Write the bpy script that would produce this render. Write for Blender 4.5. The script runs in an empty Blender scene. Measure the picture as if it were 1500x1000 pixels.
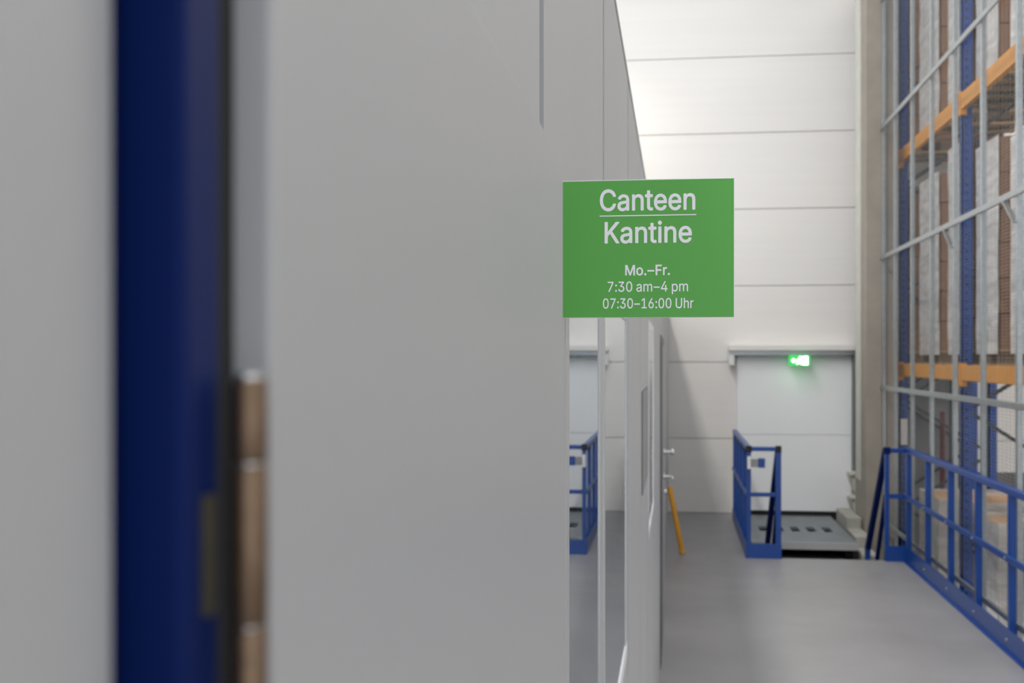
import bpy, bmesh, math, random, json
from mathutils import Vector, Matrix
random.seed(7)
scene = bpy.context.scene
COL = scene.collection

# ------------------------------------------------------------------ camera
H = 1.95
cam_d = bpy.data.cameras.new('camera')
cam = bpy.data.objects.new('camera', cam_d)
COL.objects.link(cam)
cam.location = (0, 0, H)
cam.rotation_euler = (math.radians(90), 0, math.atan(240 / 1750))
cam_d.sensor_width = 36
cam_d.lens = 42
cam_d.shift_y = 25 / 1500
cam_d.clip_start = 0.005
cam_d.clip_end = 100
cam_d.dof.use_dof = True
cam_d.dof.focus_distance = 1.03
cam_d.dof.aperture_fstop = 15
scene.camera = cam

# ------------------------------------------------------------------ colour management, world, lamps
vs = scene.view_settings
scene.display_settings.display_device = 'sRGB'
vs.view_transform = 'Standard'
vs.look = 'None'
vs.gamma = 1
vs.use_curve_mapping = False
vs.exposure = 0.0

w = bpy.data.worlds.new('hall_daylight')
scene.world = w
w.use_nodes = True
w.node_tree.nodes['Background'].inputs[0].default_value = (0.93, 0.96, 1.0, 1)
w.node_tree.nodes['Background'].inputs[1].default_value = 1.32


def area(name, loc, rot, sx, sy, power, color):
    d = bpy.data.lights.new(name, 'AREA')
    d.shape = 'RECTANGLE'
    d.size, d.size_y = sx, sy
    d.energy = power
    d.color = color
    o = bpy.data.objects.new(name, d)
    COL.objects.link(o)
    o.location = loc
    o.rotation_euler = rot
    return o


area('roof_light_row', (-1.75, 4.6, 8.4), (0, 0, 0), 0.7, 14.0, 610, (1.0, 0.97, 0.93))
area('aisle_fill_light', (1.6, 4.2, 8.4), (0, 0, 0), 3.0, 19.0, 160, (0.97, 0.98, 1.0))  # unseen fill added to lighten the walkway and partition
area('warm_high_bay_lamp', (-1.1, 14.5, 5.2), (math.radians(35), 0, 0), 0.5, 0.5, 5, (1.0, 0.86, 0.68))
area('rack_fill_light', (6.3, 10.5, 8.4), (0, 0, 0), 3.0, 8.0, 420, (1.0, 0.98, 0.95))  # unseen fill added to brighten the far wall behind the rack
area('canteen_fill_light', (-1.6, 5.0, 2.44), (0, 0, 0), 1.2, 7.0, 320, (0.93, 0.97, 1.0))  # unseen light added to brighten the interior behind the panes


# ------------------------------------------------------------------ materials
def lin(hexs):
    v = [int(hexs[i:i + 2], 16) / 255 for i in (0, 2, 4)]
    return tuple((x / 12.92 if x <= 0.04045 else ((x + 0.055) / 1.055) ** 2.4) for x in v) + (1,)


def mat(name, col, rough=0.5, metal=0.0, var=0.06, scale=8.0, bump=0.0, bscale=60.0, stretch=None, spec=0.5):
    m = bpy.data.materials.new(name)
    m.use_nodes = True
    nt = m.node_tree
    b = nt.nodes['Principled BSDF']
    b.inputs['Roughness'].default_value = rough
    b.inputs['Metallic'].default_value = metal
    b.inputs['Specular IOR Level'].default_value = spec
    tc = nt.nodes.new('ShaderNodeTexCoord')
    mp = nt.nodes.new('ShaderNodeMapping')
    if stretch:
        mp.inputs['Scale'].default_value = stretch
    nt.links.new(tc.outputs['Object'], mp.inputs['Vector'])
    n = nt.nodes.new('ShaderNodeTexNoise')
    n.inputs['Scale'].default_value = scale
    n.inputs['Detail'].default_value = 5
    nt.links.new(mp.outputs['Vector'], n.inputs['Vector'])
    r = nt.nodes.new('ShaderNodeValToRGB')
    c = lin(col) if isinstance(col, str) else col
    r.color_ramp.elements[0].position = 0.3
    r.color_ramp.elements[1].position = 0.7
    r.color_ramp.elements[0].color = tuple(x * (1 - var) for x in c[:3]) + (1,)
    r.color_ramp.elements[1].color = tuple(min(1, x * (1 + var)) for x in c[:3]) + (1,)
    nt.links.new(n.outputs['Fac'], r.inputs['Fac'])
    nt.links.new(r.outputs['Color'], b.inputs['Base Color'])
    if bump:
        n2 = nt.nodes.new('ShaderNodeTexNoise')
        n2.inputs['Scale'].default_value = bscale
        nt.links.new(mp.outputs['Vector'], n2.inputs['Vector'])
        bp = nt.nodes.new('ShaderNodeBump')
        bp.inputs['Strength'].default_value = bump
        bp.inputs['Distance'].default_value = 0.002
        nt.links.new(n2.outputs['Fac'], bp.inputs['Height'])
        nt.links.new(bp.outputs['Normal'], b.inputs['Normal'])
    return m


M = {}
M['office'] = mat('painted_partition_grey', 'B2B3B5', 0.42, var=0.015, scale=2.0, bump=0.05, bscale=120)
M['leaf'] = mat('painted_door_grey', 'B1B2B4', 0.40, var=0.015, scale=3.0, bump=0.04, bscale=150)
M['jointgrey'] = mat('partition_joint_grey', '9B9B9C', 0.5, var=0.02)
M['white_panel'] = mat('white_sandwich_panel', 'EAE7E3', 0.5, var=0.015, scale=1.2, bump=0.15, bscale=9, stretch=(0.3, 1, 12))
M['white_door'] = mat('white_lift_door', 'F6F7F9', 0.45, var=0.012, scale=1.5)
M['joint_dark'] = mat('panel_joint_grey', 'B9B7B3', 0.7)
M['trim_white'] = mat('white_powder_coat', 'E6E6E6', 0.35, var=0.01)
M['frame_alu'] = mat('satin_aluminium', 'C4C5C6', 0.38, metal=0.35, var=0.02)
M['navy'] = mat('navy_gloss_paint', '061D55', 0.5, var=0.05, spec=0.1)
M['blue'] = mat('blue_railing_paint', '104390', 0.32, var=0.05)
M['rackblue'] = mat('rack_upright_blue', '1F4796', 0.4, var=0.08)
M['orange'] = mat('rack_beam_orange', 'E0962E', 0.45, var=0.06)
M['yellow'] = mat('yellow_bar_paint', 'E2A01C', 0.4, var=0.05)
M['galv'] = mat('galvanised_steel', 'A8ADAE', 0.36, metal=0.75, var=0.10, scale=30)
M['wire'] = mat('galvanised_wire', '9AA1A3', 0.45, metal=0.5, var=0.05)
M['darksteel'] = mat('dark_steel', '4A4D50', 0.5, metal=0.4, var=0.1)
M['platesteel'] = mat('grey_plate_steel', '7B8187', 0.45, metal=0.25, var=0.10, scale=4)
M['black'] = mat('black_rubber_and_shade', '131313', 0.6, var=0.1)  # rubber parts, also the painted shade in door gap and deck slots
M['darkgrey'] = mat('dark_grey_door_paint', '4B4C4E', 0.4, var=0.04)
M['midgrey'] = mat('mid_grey_board', '8D8E8F', 0.5, var=0.05)
M['brass'] = mat('aged_brass', '7A6552', 0.32, metal=0.8, var=0.12, scale=300)
M['brassleaf'] = mat('dull_brass_plate', '5E5A46', 0.45, metal=0.6, var=0.1, scale=300)
M['chrome'] = mat('satin_chrome', 'D2D2D2', 0.22, metal=0.9, var=0.02)
M['concrete'] = mat('column_concrete', '9A9389', 0.8, var=0.10, scale=3.5, bump=0.3, bscale=40)
M['stepconcrete'] = mat('step_concrete', 'A8A79F', 0.8, var=0.12, scale=6, bump=0.2)
M['offwhite'] = mat('off_white_bracket', 'C9C8BC', 0.6, var=0.08)
M['pit'] = mat('pit_concrete', '6E6C69', 0.85, var=0.15)
M['ground'] = mat('hall_floor_concrete', '77736E', 0.6, var=0.12, scale=1.5)
M['carton'] = mat('brown_cardboard', '8F6D55', 0.8, var=0.12, scale=7)
M['carton_tan'] = mat('tan_cardboard', 'BE9A78', 0.8, var=0.10, scale=7)
M['wood'] = mat('pallet_wood', 'A68C68', 0.8, var=0.25, scale=6, stretch=(1, 8, 8))
M['wooddark'] = mat('weathered_pallet_wood', '6E5A47', 0.85, var=0.25, scale=6, stretch=(1, 8, 8))
M['green'] = mat('sign_green', '5CB04C', 0.42, var=0.01, scale=2)
M['lettering'] = mat('white_lettering', 'FBFAFF', 0.5, var=0.005)
M['signwhite'] = mat('sign_board_white', 'E9EBE6', 0.4, var=0.01)
M['darkred'] = mat('dark_red_paint', '6E2A32', 0.5, var=0.1)
M['ceil'] = mat('roof_deck_white', 'DEDEDC', 0.7, var=0.03)
M['interior'] = mat('canteen_interior_paint', 'D6DCE2', 0.6, var=0.02)


def floor_mat():
    m = mat('polished_concrete', '949395', 0.42, var=0.10, scale=0.9, bump=0.04, bscale=30)
    nt = m.node_tree
    b = nt.nodes['Principled BSDF']
    n = nt.nodes.new('ShaderNodeTexNoise')
    n.inputs['Scale'].default_value = 2.3
    n.inputs['Detail'].default_value = 8
    mr = nt.nodes.new('ShaderNodeMapRange')
    mr.inputs['To Min'].default_value = 0.30
    mr.inputs['To Max'].default_value = 0.52
    tc = [x for x in nt.nodes if x.type == 'TEX_COORD'][0]
    nt.links.new(tc.outputs['Object'], n.inputs['Vector'])
    nt.links.new(n.outputs['Fac'], mr.inputs['Value'])
    nt.links.new(mr.outputs['Result'], b.inputs['Roughness'])
    return m


M['floor'] = floor_mat()


def glass_mat():
    m = bpy.data.materials.new('window_glass')
    m.use_nodes = True
    nt = m.node_tree
    b = nt.nodes['Principled BSDF']
    b.inputs['Base Color'].default_value = (0.93, 0.97, 1.0, 1)
    b.inputs['Roughness'].default_value = 0.0
    b.inputs['Transmission Weight'].default_value = 1.0
    b.inputs['IOR'].default_value = 1.52
    # solar control coating: a partial mirror on the pane
    gl = nt.nodes.new('ShaderNodeBsdfGlossy')
    gl.inputs['Roughness'].default_value = 0.0
    gl.inputs['Color'].default_value = (0.90, 0.95, 1.0, 1)
    mx = nt.nodes.new('ShaderNodeMixShader')
    mx.inputs['Fac'].default_value = 0.5
    nt.links.new(b.outputs['BSDF'], mx.inputs[1])
    nt.links.new(gl.outputs['BSDF'], mx.inputs[2])
    nt.links.new(mx.outputs['Shader'], nt.nodes['Material Output'].inputs['Surface'])
    return m


M['glass'] = glass_mat()


def film_mat():
    m = bpy.data.materials.new('stretch_film')
    m.use_nodes = True
    nt = m.node_tree
    out = nt.nodes['Material Output']
    b = nt.nodes['Principled BSDF']
    b.inputs['Base Color'].default_value = lin('DDD9D5')
    b.inputs['Roughness'].default_value = 0.3
    tr = nt.nodes.new('ShaderNodeBsdfTransparent')
    mx = nt.nodes.new('ShaderNodeMixShader')
    tc = nt.nodes.new('ShaderNodeTexCoord')
    mp = nt.nodes.new('ShaderNodeMapping')
    mp.inputs['Scale'].default_value = (1, 1, 5)
    n = nt.nodes.new('ShaderNodeTexNoise')
    n.inputs['Scale'].default_value = 2.2
    n.inputs['Detail'].default_value = 4
    n.inputs['Distortion'].default_value = 1.0
    mr = nt.nodes.new('ShaderNodeMapRange')
    mr.inputs['From Min'].default_value = 0.3
    mr.inputs['From Max'].default_value = 0.7
    mr.inputs['To Min'].default_value = 0.62
    mr.inputs['To Max'].default_value = 0.97
    nt.links.new(tc.outputs['Object'], mp.inputs['Vector'])
    nt.links.new(mp.outputs['Vector'], n.inputs['Vector'])
    nt.links.new(n.outputs['Fac'], mr.inputs['Value'])
    nt.links.new(mr.outputs['Result'], mx.inputs['Fac'])
    nt.links.new(tr.outputs['BSDF'], mx.inputs[1])
    nt.links.new(b.outputs['BSDF'], mx.inputs[2])
    bp = nt.nodes.new('ShaderNodeBump')
    bp.inputs['Strength'].default_value = 0.5
    bp.inputs['Distance'].default_value = 0.02
    nt.links.new(n.outputs['Fac'], bp.inputs['Height'])
    nt.links.new(bp.outputs['Normal'], b.inputs['Normal'])
    nt.links.new(mx.outputs['Shader'], out.inputs['Surface'])
    return m


M['film'] = film_mat()


def emit_mat(name, col, strength):
    m = bpy.data.materials.new(name)
    m.use_nodes = True
    b = m.node_tree.nodes['Principled BSDF']
    b.inputs['Base Color'].default_value = col
    b.inputs['Emission Color'].default_value = col
    b.inputs['Emission Strength'].default_value = strength
    return m


M['exitgreen'] = emit_mat('lit_exit_green', lin('2FA84C'), 1.3)
M['exitwhite'] = emit_mat('lit_exit_white', (1, 1, 0.97, 1), 3.2)
M['lamp_white'] = emit_mat('roof_lamp_diffuser', (1, 0.98, 0.95, 1), 6.0)


# ------------------------------------------------------------------ mesh helpers
class MB:
    def __init__(self):
        self.bm = bmesh.new()

    def box(self, x0, x1, y0, y1, z0, z1, bevel=0.0, seg=2):
        r = bmesh.ops.create_cube(self.bm, size=1.0)
        for v in r['verts']:
            v.co = Vector(((x0 + x1) / 2 + v.co.x * (x1 - x0), (y0 + y1) / 2 + v.co.y * (y1 - y0), (z0 + z1) / 2 + v.co.z * (z1 - z0)))
        if bevel:
            es = list({e for v in r['verts'] for e in v.link_edges})
            bmesh.ops.bevel(self.bm, geom=es, offset=bevel, segments=seg, affect='EDGES', profile=0.5)
        return self

    def bar(self, p, q, wd, ht, up=(0, 0, 1)):
        p, q = Vector(p), Vector(q)
        d = (q - p)
        L = d.length
        d.normalize()
        u = Vector(up)
        s = d.cross(u)
        if s.length < 1e-4:
            s = d.cross(Vector((1, 0, 0)))
        s.normalize()
        u = s.cross(d)
        r = bmesh.ops.create_cube(self.bm, size=1.0)
        mid = (p + q) / 2
        for v in r['verts']:
            v.co = mid + d * (v.co.x * L) + s * (v.co.y * wd) + u * (v.co.z * ht)
        return self

    def tube(self, p, q, r, seg=16, r2=None, bevel=0.0):
        p, q = Vector(p), Vector(q)
        d = q - p
        L = d.length
        rot = d.to_track_quat('Z', 'Y').to_matrix().to_4x4()
        res = bmesh.ops.create_cone(self.bm, cap_ends=True, cap_tris=False, segments=seg, radius1=r, radius2=r if r2 is None else r2,
                                    depth=L, matrix=Matrix.Translation((p + q) / 2) @ rot)
        if bevel:
            vs_ = set(res['verts'])
            es = [e for e in {e for v in vs_ for e in v.link_edges} if len(e.link_faces) == 2 and any(len(f.verts) > 4 for f in e.link_faces)]
            bmesh.ops.bevel(self.bm, geom=es, offset=bevel, segments=2, affect='EDGES', profile=0.5)
        return self

    def prism(self, pts, axis, a, b):
        """polygon pts (2-D) extruded along axis from a to b"""
        def co(u, v, t):
            return {'x': (t, u, v), 'y': (u, t, v), 'z': (u, v, t)}[axis]
        lo = [self.bm.verts.new(co(u, v, a)) for u, v in pts]
        hi = [self.bm.verts.new(co(u, v, b)) for u, v in pts]
        n = len(pts)
        self.bm.faces.new(lo)
        self.bm.faces.new(hi)
        for i in range(n):
            self.bm.faces.new((lo[i], lo[(i + 1) % n], hi[(i + 1) % n], hi[i]))
        return self

    def build(self, name, m, parent=None, smooth=False, **props):
        bmesh.ops.recalc_face_normals(self.bm, faces=self.bm.faces)
        me = bpy.data.meshes.new(name)
        self.bm.to_mesh(me)
        self.bm.free()
        me.materials.append(m)
        if smooth:
            for p in me.polygons:
                p.use_smooth = True
            try:
                me.set_sharp_from_angle(angle=math.radians(40))
            except Exception:
                pass
        o = bpy.data.objects.new(name, me)
        COL.objects.link(o)
        if parent is not None:
            o.parent = parent
            # parents never rotate here, so a plain offset keeps world coordinates
            L = world_loc(parent)
            o.location = (-L[0], -L[1], -L[2])
        for k, v in props.items():
            o[k] = v
        return o


def world_loc(o):
    x = Vector(o.location)
    while o.parent is not None:
        o = o.parent
        x = x + Vector(o.location)
    return x


def empty(name, loc, label=None, cat=None, group=None, kind=None):
    o = bpy.data.objects.new(name, None)
    o.empty_display_size = 0.1
    COL.objects.link(o)
    o.location = loc
    if label: o['label'] = label
    if cat: o['category'] = cat
    if group: o['group'] = group
    if kind: o['kind'] = kind
    return o


def struct(o, label=None):
    o['kind'] = 'structure'
    if label: o['label'] = label
    return o


def dup(o, parent, loc):
    c = o.copy()
    COL.objects.link(c)
    c.parent = parent
    c.location = loc
    return c


# ------------------------------------------------------------------ floors
WX = -0.0975          # face of the canteen partition
EDGE = 11.93          # floor edge at the pit
f = MB()
f.box(-3.6, 2.34, -6, EDGE, -0.25, 0)
f.box(-3.6, 0.74, EDGE, 15.3, -0.25, 0)
struct(f.build('floor', M['floor']), 'grey polished concrete walkway beside the canteen wall')
struct(MB().box(0.74, 2.34, EDGE, 15.3, -1.2, -0.26).build('floor_pit', M['pit']), 'dark concrete recess in front of the white lift door')
struct(MB().box(2.34, 9.5, -6, 15.3, -1.4, -1.2).build('ground', M['ground']), 'lower hall floor under the pallet rack')

# ------------------------------------------------------------------ far wall of stacked sandwich panels
wf = empty('wall_far', (0, 15.3, 0), 'white wall of long horizontal sandwich panels', kind='structure')
MB().box(-6, 9.5, 15.33, 15.5, -1.4, 9.2).build('backing', M['joint_dark'], wf)
MB().box(2.3, 9.5, 15.26, 15.33, -1.4, 0.56).build('plinth', M['pit'], wf)
zs = [0.0, 0.94, 1.905, 2.865, 3.83, 4.79, 5.75, 6.71, 7.67, 8.63, 9.2]
for i in range(len(zs) - 1):
    MB().box(-6, 9.5, 15.3, 15.34, zs[i] + 0.004, zs[i + 1] - 0.004, 0.004, 1).build('panel', M['white_panel'], wf)

struct(MB().box(9.3, 9.5, -6, 15.5, -1.4, 9.2).build('wall_right', M['white_panel']), 'white side wall behind the rack')
struct(MB().box(-6, 9.5, -6, 15.5, 9.2, 9.4).build('ceiling', M['ceil']), 'white roof deck of the hall')

# ------------------------------------------------------------------ canteen partition (left)
TOP = 2.522
TH = 0.06
openings = [(1.06, 2.40, 1.36, 2.055), (4.33, 5.30, 1.30, 2.09), (7.55, 9.38, 0.0, 2.10), (-0.6, 0.163, 0.0, 2.06)]
wl = empty('wall_left', (WX, 0, 0), 'light grey canteen partition with upright panel joints', kind='structure')
seams = [-3.0, -1.5, 0.871, 1.627, 2.47, 3.33, 4.19, 5.45, 6.45, 7.40, 9.53, 10.4, 11.25, 12.1, 12.95, 13.8, 14.65, 15.3]
for i in range(len(seams) - 1):
    a, b = seams[i] + 0.014, seams[i + 1] - 0.014
    m = MB()
    ys = sorted({a, b} | {v for o in openings for v in o[:2] if a < v < b})
    for y0, y1 in zip(ys[:-1], ys[1:]):
        mid = (y0 + y1) / 2
        op = [o for o in openings if o[0] < mid < o[1]]
        if not op:
            m.box(WX - TH, WX, y0, y1, 0.0, TOP)
        else:
            if op[0][2] > 0:
                m.box(WX - TH, WX, y0, y1, 0.0, op[0][2])
            m.box(WX - TH, WX, y0, y1, op[0][3], TOP)
    m.build('panel', M['office'], wl)
for y in seams[1:-1]:
    blocked = [o for o in openings if o[0] < y < o[1]]
    m = MB()
    if blocked:
        o = blocked[0]
        if o[2] > 0:
            m.box(WX - TH, WX - 0.004, y - 0.014, y + 0.014, 0, o[2])
        m.box(WX - TH, WX - 0.004, y - 0.014, y + 0.014, o[3], TOP)
    else:
        m.box(WX - TH, WX - 0.004, y - 0.014, y + 0.014, 0, TOP)
    m.build('joint_strip', M['jointgrey'], wl)
MB().box(WX - TH - 0.004, WX + 0.0008, -3, 15.3, TOP, TOP + 0.014).build('cap_strip', M['midgrey'], wl)
struct(MB().box(-3.6, WX - TH, -3, 15.3, TOP - 0.06, TOP).build('ceiling_canteen', M['interior']), 'flat roof of the canteen box')
struct(MB().box(-3.7, -3.6, -3, 15.3, 0, TOP).build('wall_canteen', M['interior']), 'rear wall inside the canteen')
struct(MB().box(-3.6, WX - TH, 10.0, 10.1, 0, TOP - 0.06).build('wall_canteen_end', M['interior']), 'cross wall inside the canteen')
struct(MB().box(-3.6, WX - TH, -3.1, -3.0, 0, TOP).build('wall_canteen_front', M['interior']), 'front wall inside the canteen')


def window(name, y0, y1, z0, z1, mullions, fw, label, m_frame):
    r = empty(name, (WX, y0, z0), label, kind='structure')
    fr = MB()
    fr.box(WX - 0.055, WX + 0.0006, y0, y0 + fw, z0, z1)
    fr.box(WX - 0.055, WX + 0.0006, y1 - fw, y1, z0, z1)
    fr.box(WX - 0.055, WX + 0.0006, y0 + fw, y1 - fw, z1 - 0.03, z1)
    fr.build('frame', m_frame, r)
    MB().box(WX - 0.055, WX + 0.0016, y0, y1, z0, z0 + 0.024, 0.0004, 1).build('sill', M['trim_white'], r)
    cuts = [y0 + fw]
    for a, b in mullions:
        mu = MB()
        mu.box(WX - 0.055, WX - 0.0004, a, b, z0 + 0.028, z1 - 0.03)
        mu.box(WX - 0.0004, WX + 0.0006, a, a + 0.035, z0 + 0.028, z1 - 0.03)
        mu.box(WX - 0.0004, WX + 0.0006, b - 0.035, b, z0 + 0.028, z1 - 0.03)
        mu.build('mullion', M['frame_alu'], r)
        cuts += [a, b]
    cuts.append(y1 - fw)
    for a, b in zip(cuts[::2], cuts[1::2]):
        MB().box(WX - 0.008, WX - 0.001, a, b, z0 + 0.028, z1 - 0.03).build('pane', M['glass'], r)
    return r


window('window_1', 1.06, 2.40, 1.36, 2.055, [(1.545, 1.66)], 0.035, 'two pane canteen window below the green sign mirroring the hall', M['frame_alu'])
window('window_2', 4.33, 5.30, 1.30, 2.09, [], 0.09, 'white framed window further along the canteen wall', M['trim_white'])

# far office door, dark leaf and light leaf
d3 = empty('door_3', (WX, 7.55, 0), 'canteen double door with one dark leaf and lever handles', kind='structure')
fr = MB()
fr.box(WX - 0.05, WX + 0.004, 7.55, 7.60, 0, 2.10).box(WX - 0.05, WX + 0.004, 9.33, 9.38, 0, 2.10).box(WX - 0.05, WX + 0.004, 7.60, 9.33, 2.05, 2.10)
fr.build('frame', M['darkgrey'], d3)
MB().box(WX - 0.045, WX + 0.006, 7.61, 8.50, 0.01, 2.045, 0.004).build('leaf', M['darkgrey'], d3, label='dark grey leaf')
lf = MB().box(WX - 0.045, WX + 0.006, 8.52, 9.32, 0.01, 2.045, 0.004).build('leaf', M['office'], d3, label='light grey leaf')
for z, big in ((1.235, False), (1.045, True)):
    hm = MB()
    hm.tube((WX + 0.006, 9.24, z), (WX + 0.014, 9.24, z), 0.026, 16)
    hm.tube((WX + 0.014, 9.24, z), (WX + 0.075, 9.24, z), 0.011, 12)
    if big:
        hm.tube((WX + 0.070, 9.25, z), (WX + 0.070, 9.12, z), 0.011, 12, bevel=0.003)
    else:
        hm.tube((WX + 0.062, 9.24, z), (WX + 0.086, 9.24, z), 0.026, 16, r2=0.022, bevel=0.004)
    hm.build('handle', M['chrome'], lf, smooth=True, label='chrome lever handle' if big else 'round chrome knob')
MB().tube((WX + 0.005, 9.24, 0.93), (WX + 0.028, 9.24, 0.93), 0.02, 14, bevel=0.003).build('lock_cylinder', M['chrome'], lf, smooth=True)

# grey notice board on the canteen wall
nb = empty('notice_board', (WX, 3.46, 1.55), 'narrow grey notice board on the canteen wall between the two windows', 'notice board')
MB().box(WX, WX + 0.002, 3.46, 4.12, 1.555, 1.855, 0.002, 1).build('backing_board', M['midgrey'], nb)
fb = MB()
fb.box(WX, WX + 0.003, 3.46, 3.49, 1.555, 1.855).box(WX, WX + 0.003, 4.09, 4.12, 1.555, 1.855)
fb.box(WX, WX + 0.003, 3.49, 4.09, 1.83, 1.855).box(WX, WX + 0.003, 3.49, 4.09, 1.555, 1.58)
fb.build('rim', M['midgrey'], nb)

# ------------------------------------------------------------------ near doors: blue frame post, closed leaf, open leaf with brass hinge
d2 = empty('door_2', (-0.0743, -0.5, 0), 'closed pale grey door leaf set in a navy blue steel frame', kind='structure')
MB().box(-0.1143, -0.0743, -0.55, 0.1500, 0.01, 2.05).build('leaf', M['leaf'], d2)
MB().box(WX - TH, -0.0665, 0.1556, 0.1690, 0.0, 2.60, 0.0016, 6).build('frame_post', M['navy'], d2, label='navy blue frame post')
MB().box(-0.14, -0.0792, 0.1480, 0.1560, 0.0, 2.58).build('rebate_seal', M['black'], d2)

LX = -0.0625
d1 = empty('door_1', (LX, 0.19, 0), 'pale grey door leaf folded open flat along the canteen wall', kind='structure')
MB().box(LX - 0.030, LX, 0.1800, 0.665, 0.01, 2.06, 0.0012, 3).build('leaf', M['leaf'], d1)
MB().box(-0.115, -0.0688, 0.1720, 0.1800, 0.0, 2.3).build('gap_shade', M['black'], d1)  # black strip standing in for the shade between post and leaf
hg = MB().box(-0.0740, -0.0722, 0.1660, 0.1795, 1.875, 1.9475).build('hinge', M['brassleaf'], d1, label='aged brass barrel hinge')
hx, hy = -0.0622, 0.1690
zt = [1.9472, 1.9345, 1.9106, 1.887]
for a, b in zip(zt[:-1], zt[1:]):
    MB().tube((hx, hy, b + 0.0002), (hx, hy, a - 0.0002), 0.00262, 32, bevel=0.0004).build('knuckle', M['brass'], hg, smooth=True)
MB().tube((hx, hy, 1.886), (hx, hy, 1.9478), 0.0019, 24).build('pin', M['chrome'], hg, smooth=True)
MB().box(-0.0668, -0.0655, 0.1615, 0.1645, 1.9135, 1.9305).build('strike_plate', M['brassleaf'], d2)

# ------------------------------------------------------------------ lift door with header rail and guide
d4 = empty('door_4', (1.45, 15.2, 0), 'plain white lift door below a long header rail', kind='structure')
for a, b in ((0.048, 1.0), (1.0, 2.02)):
    MB().box(0.76, 2.16, 15.245, 15.295, a + 0.002, b - 0.002, 0.003, 1).build('panel', M['white_door'], d4)
MB().box(0.76, 2.16, 15.24, 15.295, -0.05, 0.046).build('bottom_seal', M['black'], d4)
MB().box(0.655, 2.175, 15.06, 15.295, 2.05, 2.115, 0.004).build('header_rail', M['white_panel'], d4)
MB().box(0.665, 2.170, 15.10, 15.295, 1.995, 2.05).build('header_track', M['galv'], d4)
MB().box(0.655, 0.722, 15.10, 15.25, 1.865, 2.0, 0.008).build('end_stop', M['trim_white'], d4)
g = MB()
g.box(2.165, 2.182, 15.17, 15.295, 0.56, 2.05).box(2.21, 2.227, 15.17, 15.295, 0.56, 2.05).box(2.182, 2.21, 15.27, 15.295, 0.56, 2.05)
g.build('guide_rail', M['galv'], d4)

es = empty('exit_sign', (1.506, 15.0, 1.86), 'small lit green emergency exit sign with white running figure over the lift door', 'exit sign')
MB().box(1.379, 1.633, 15.00, 15.09, 1.858, 1.992, 0.012, 2).build('housing', M['exitgreen'], es)
# white pictogram: running person, arrow and doorway
pc = MB()
yy0, yy1 = 14.994, 15.003


def sx(u): return 1.506 + u
def sz(v): return 1.925 + v


pc.box(sx(0.035), sx(0.098), yy0, yy1, sz(-0.052), sz(0.052))
pc.build('doorway_symbol', M['exitwhite'], es)
pc = MB()
pc.prism([(sx(-0.100), sz(0.0)), (sx(-0.072), sz(0.030)), (sx(-0.072), sz(0.012)), (sx(-0.045), sz(0.012)), (sx(-0.045), sz(-0.012)), (sx(-0.072), sz(-0.012)), (sx(-0.072), sz(-0.030))], 'y', yy0, yy1)
pc.build('arrow_symbol', M['exitwhite'], es)
rn = MB()
rn.tube((sx(0.006), yy0 - 0.001, sz(0.040)), (sx(0.006), yy1, sz(0.040)), 0.013, 16)
rn.bar((sx(0.0), 14.998, sz(0.026)), (sx(-0.008), 14.998, sz(-0.010)), 0.009, 0.022)
rn.bar((sx(0.0), 14.998, sz(0.020)), (sx(0.026), 14.998, sz(0.004)), 0.009, 0.009)
rn.bar((sx(-0.002), 14.998, sz(0.020)), (sx(-0.030), 14.998, sz(0.012)), 0.009, 0.009)
rn.bar((sx(-0.006), 14.998, sz(-0.008)), (sx(0.020), 14.998, sz(-0.022)), 0.009, 0.012)
rn.bar((sx(0.020), 14.998, sz(-0.020)), (sx(0.016), 14.998, sz(-0.050)), 0.009, 0.011)
rn.bar((sx(-0.008), 14.998, sz(-0.008)), (sx(-0.018), 14.998, sz(-0.034)), 0.009, 0.012)
rn.bar((sx(-0.018), 14.998, sz(-0.032)), (sx(-0.044), 14.998, sz(-0.040)), 0.009, 0.010)
rn.build('running_figure', M['exitwhite'], es)
area('exit_sign_glow', (1.506, 15.03, 1.852), (0, 0, 0), 0.2, 0.05, 0.25, (0.6, 1.0, 0.65)).parent = None

# ------------------------------------------------------------------ loading pit: plate with slots, steps, brackets
lp = empty('lift_plate', (1.3, 14.0, -0.1), 'grey steel lift plate with a row of dark slots before the white door', 'lift plate')
px0, px1, py0, py1, pz = 0.80, 1.90, 12.95, 15.2, 0.0
slots = [0.988, 1.168, 1.348, 1.526, 1.706]
yA, yB = 13.80, 14.18
pm = MB()
pm.box(px0, px1, py0 + 0.02, yA, pz - 0.03, pz).box(px0, px1, yB, py1, pz - 0.03, pz)
xs = [px0] + [v for s in slots for v in (s - 0.047, s + 0.047)] + [px1]
for a, b in zip(xs[::2], xs[1::2]):
    pm.box(a, b, yA, yB, pz - 0.03, pz)
pm.build('deck', M['platesteel'], lp)
MB().box(px0, px1, yA - 0.05, yB + 0.05, pz - 0.22, pz - 0.20).build('slot_shade_sheet', M['black'], lp)  # black sheet added below the deck as painted shade in the slots
MB().box(px0, px1, py0, py0 + 0.02, pz - 0.07, pz + 0.006).build('front_lip', M['frame_alu'], lp)
for x in (px0 + 0.05, px1 - 0.05):
    for y in (py0 + 0.3, py1 - 0.2):
        MB().box(x - 0.04, x + 0.04, y - 0.04, y + 0.04, -0.26, pz - 0.03).build('support', M['black'], lp)

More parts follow.
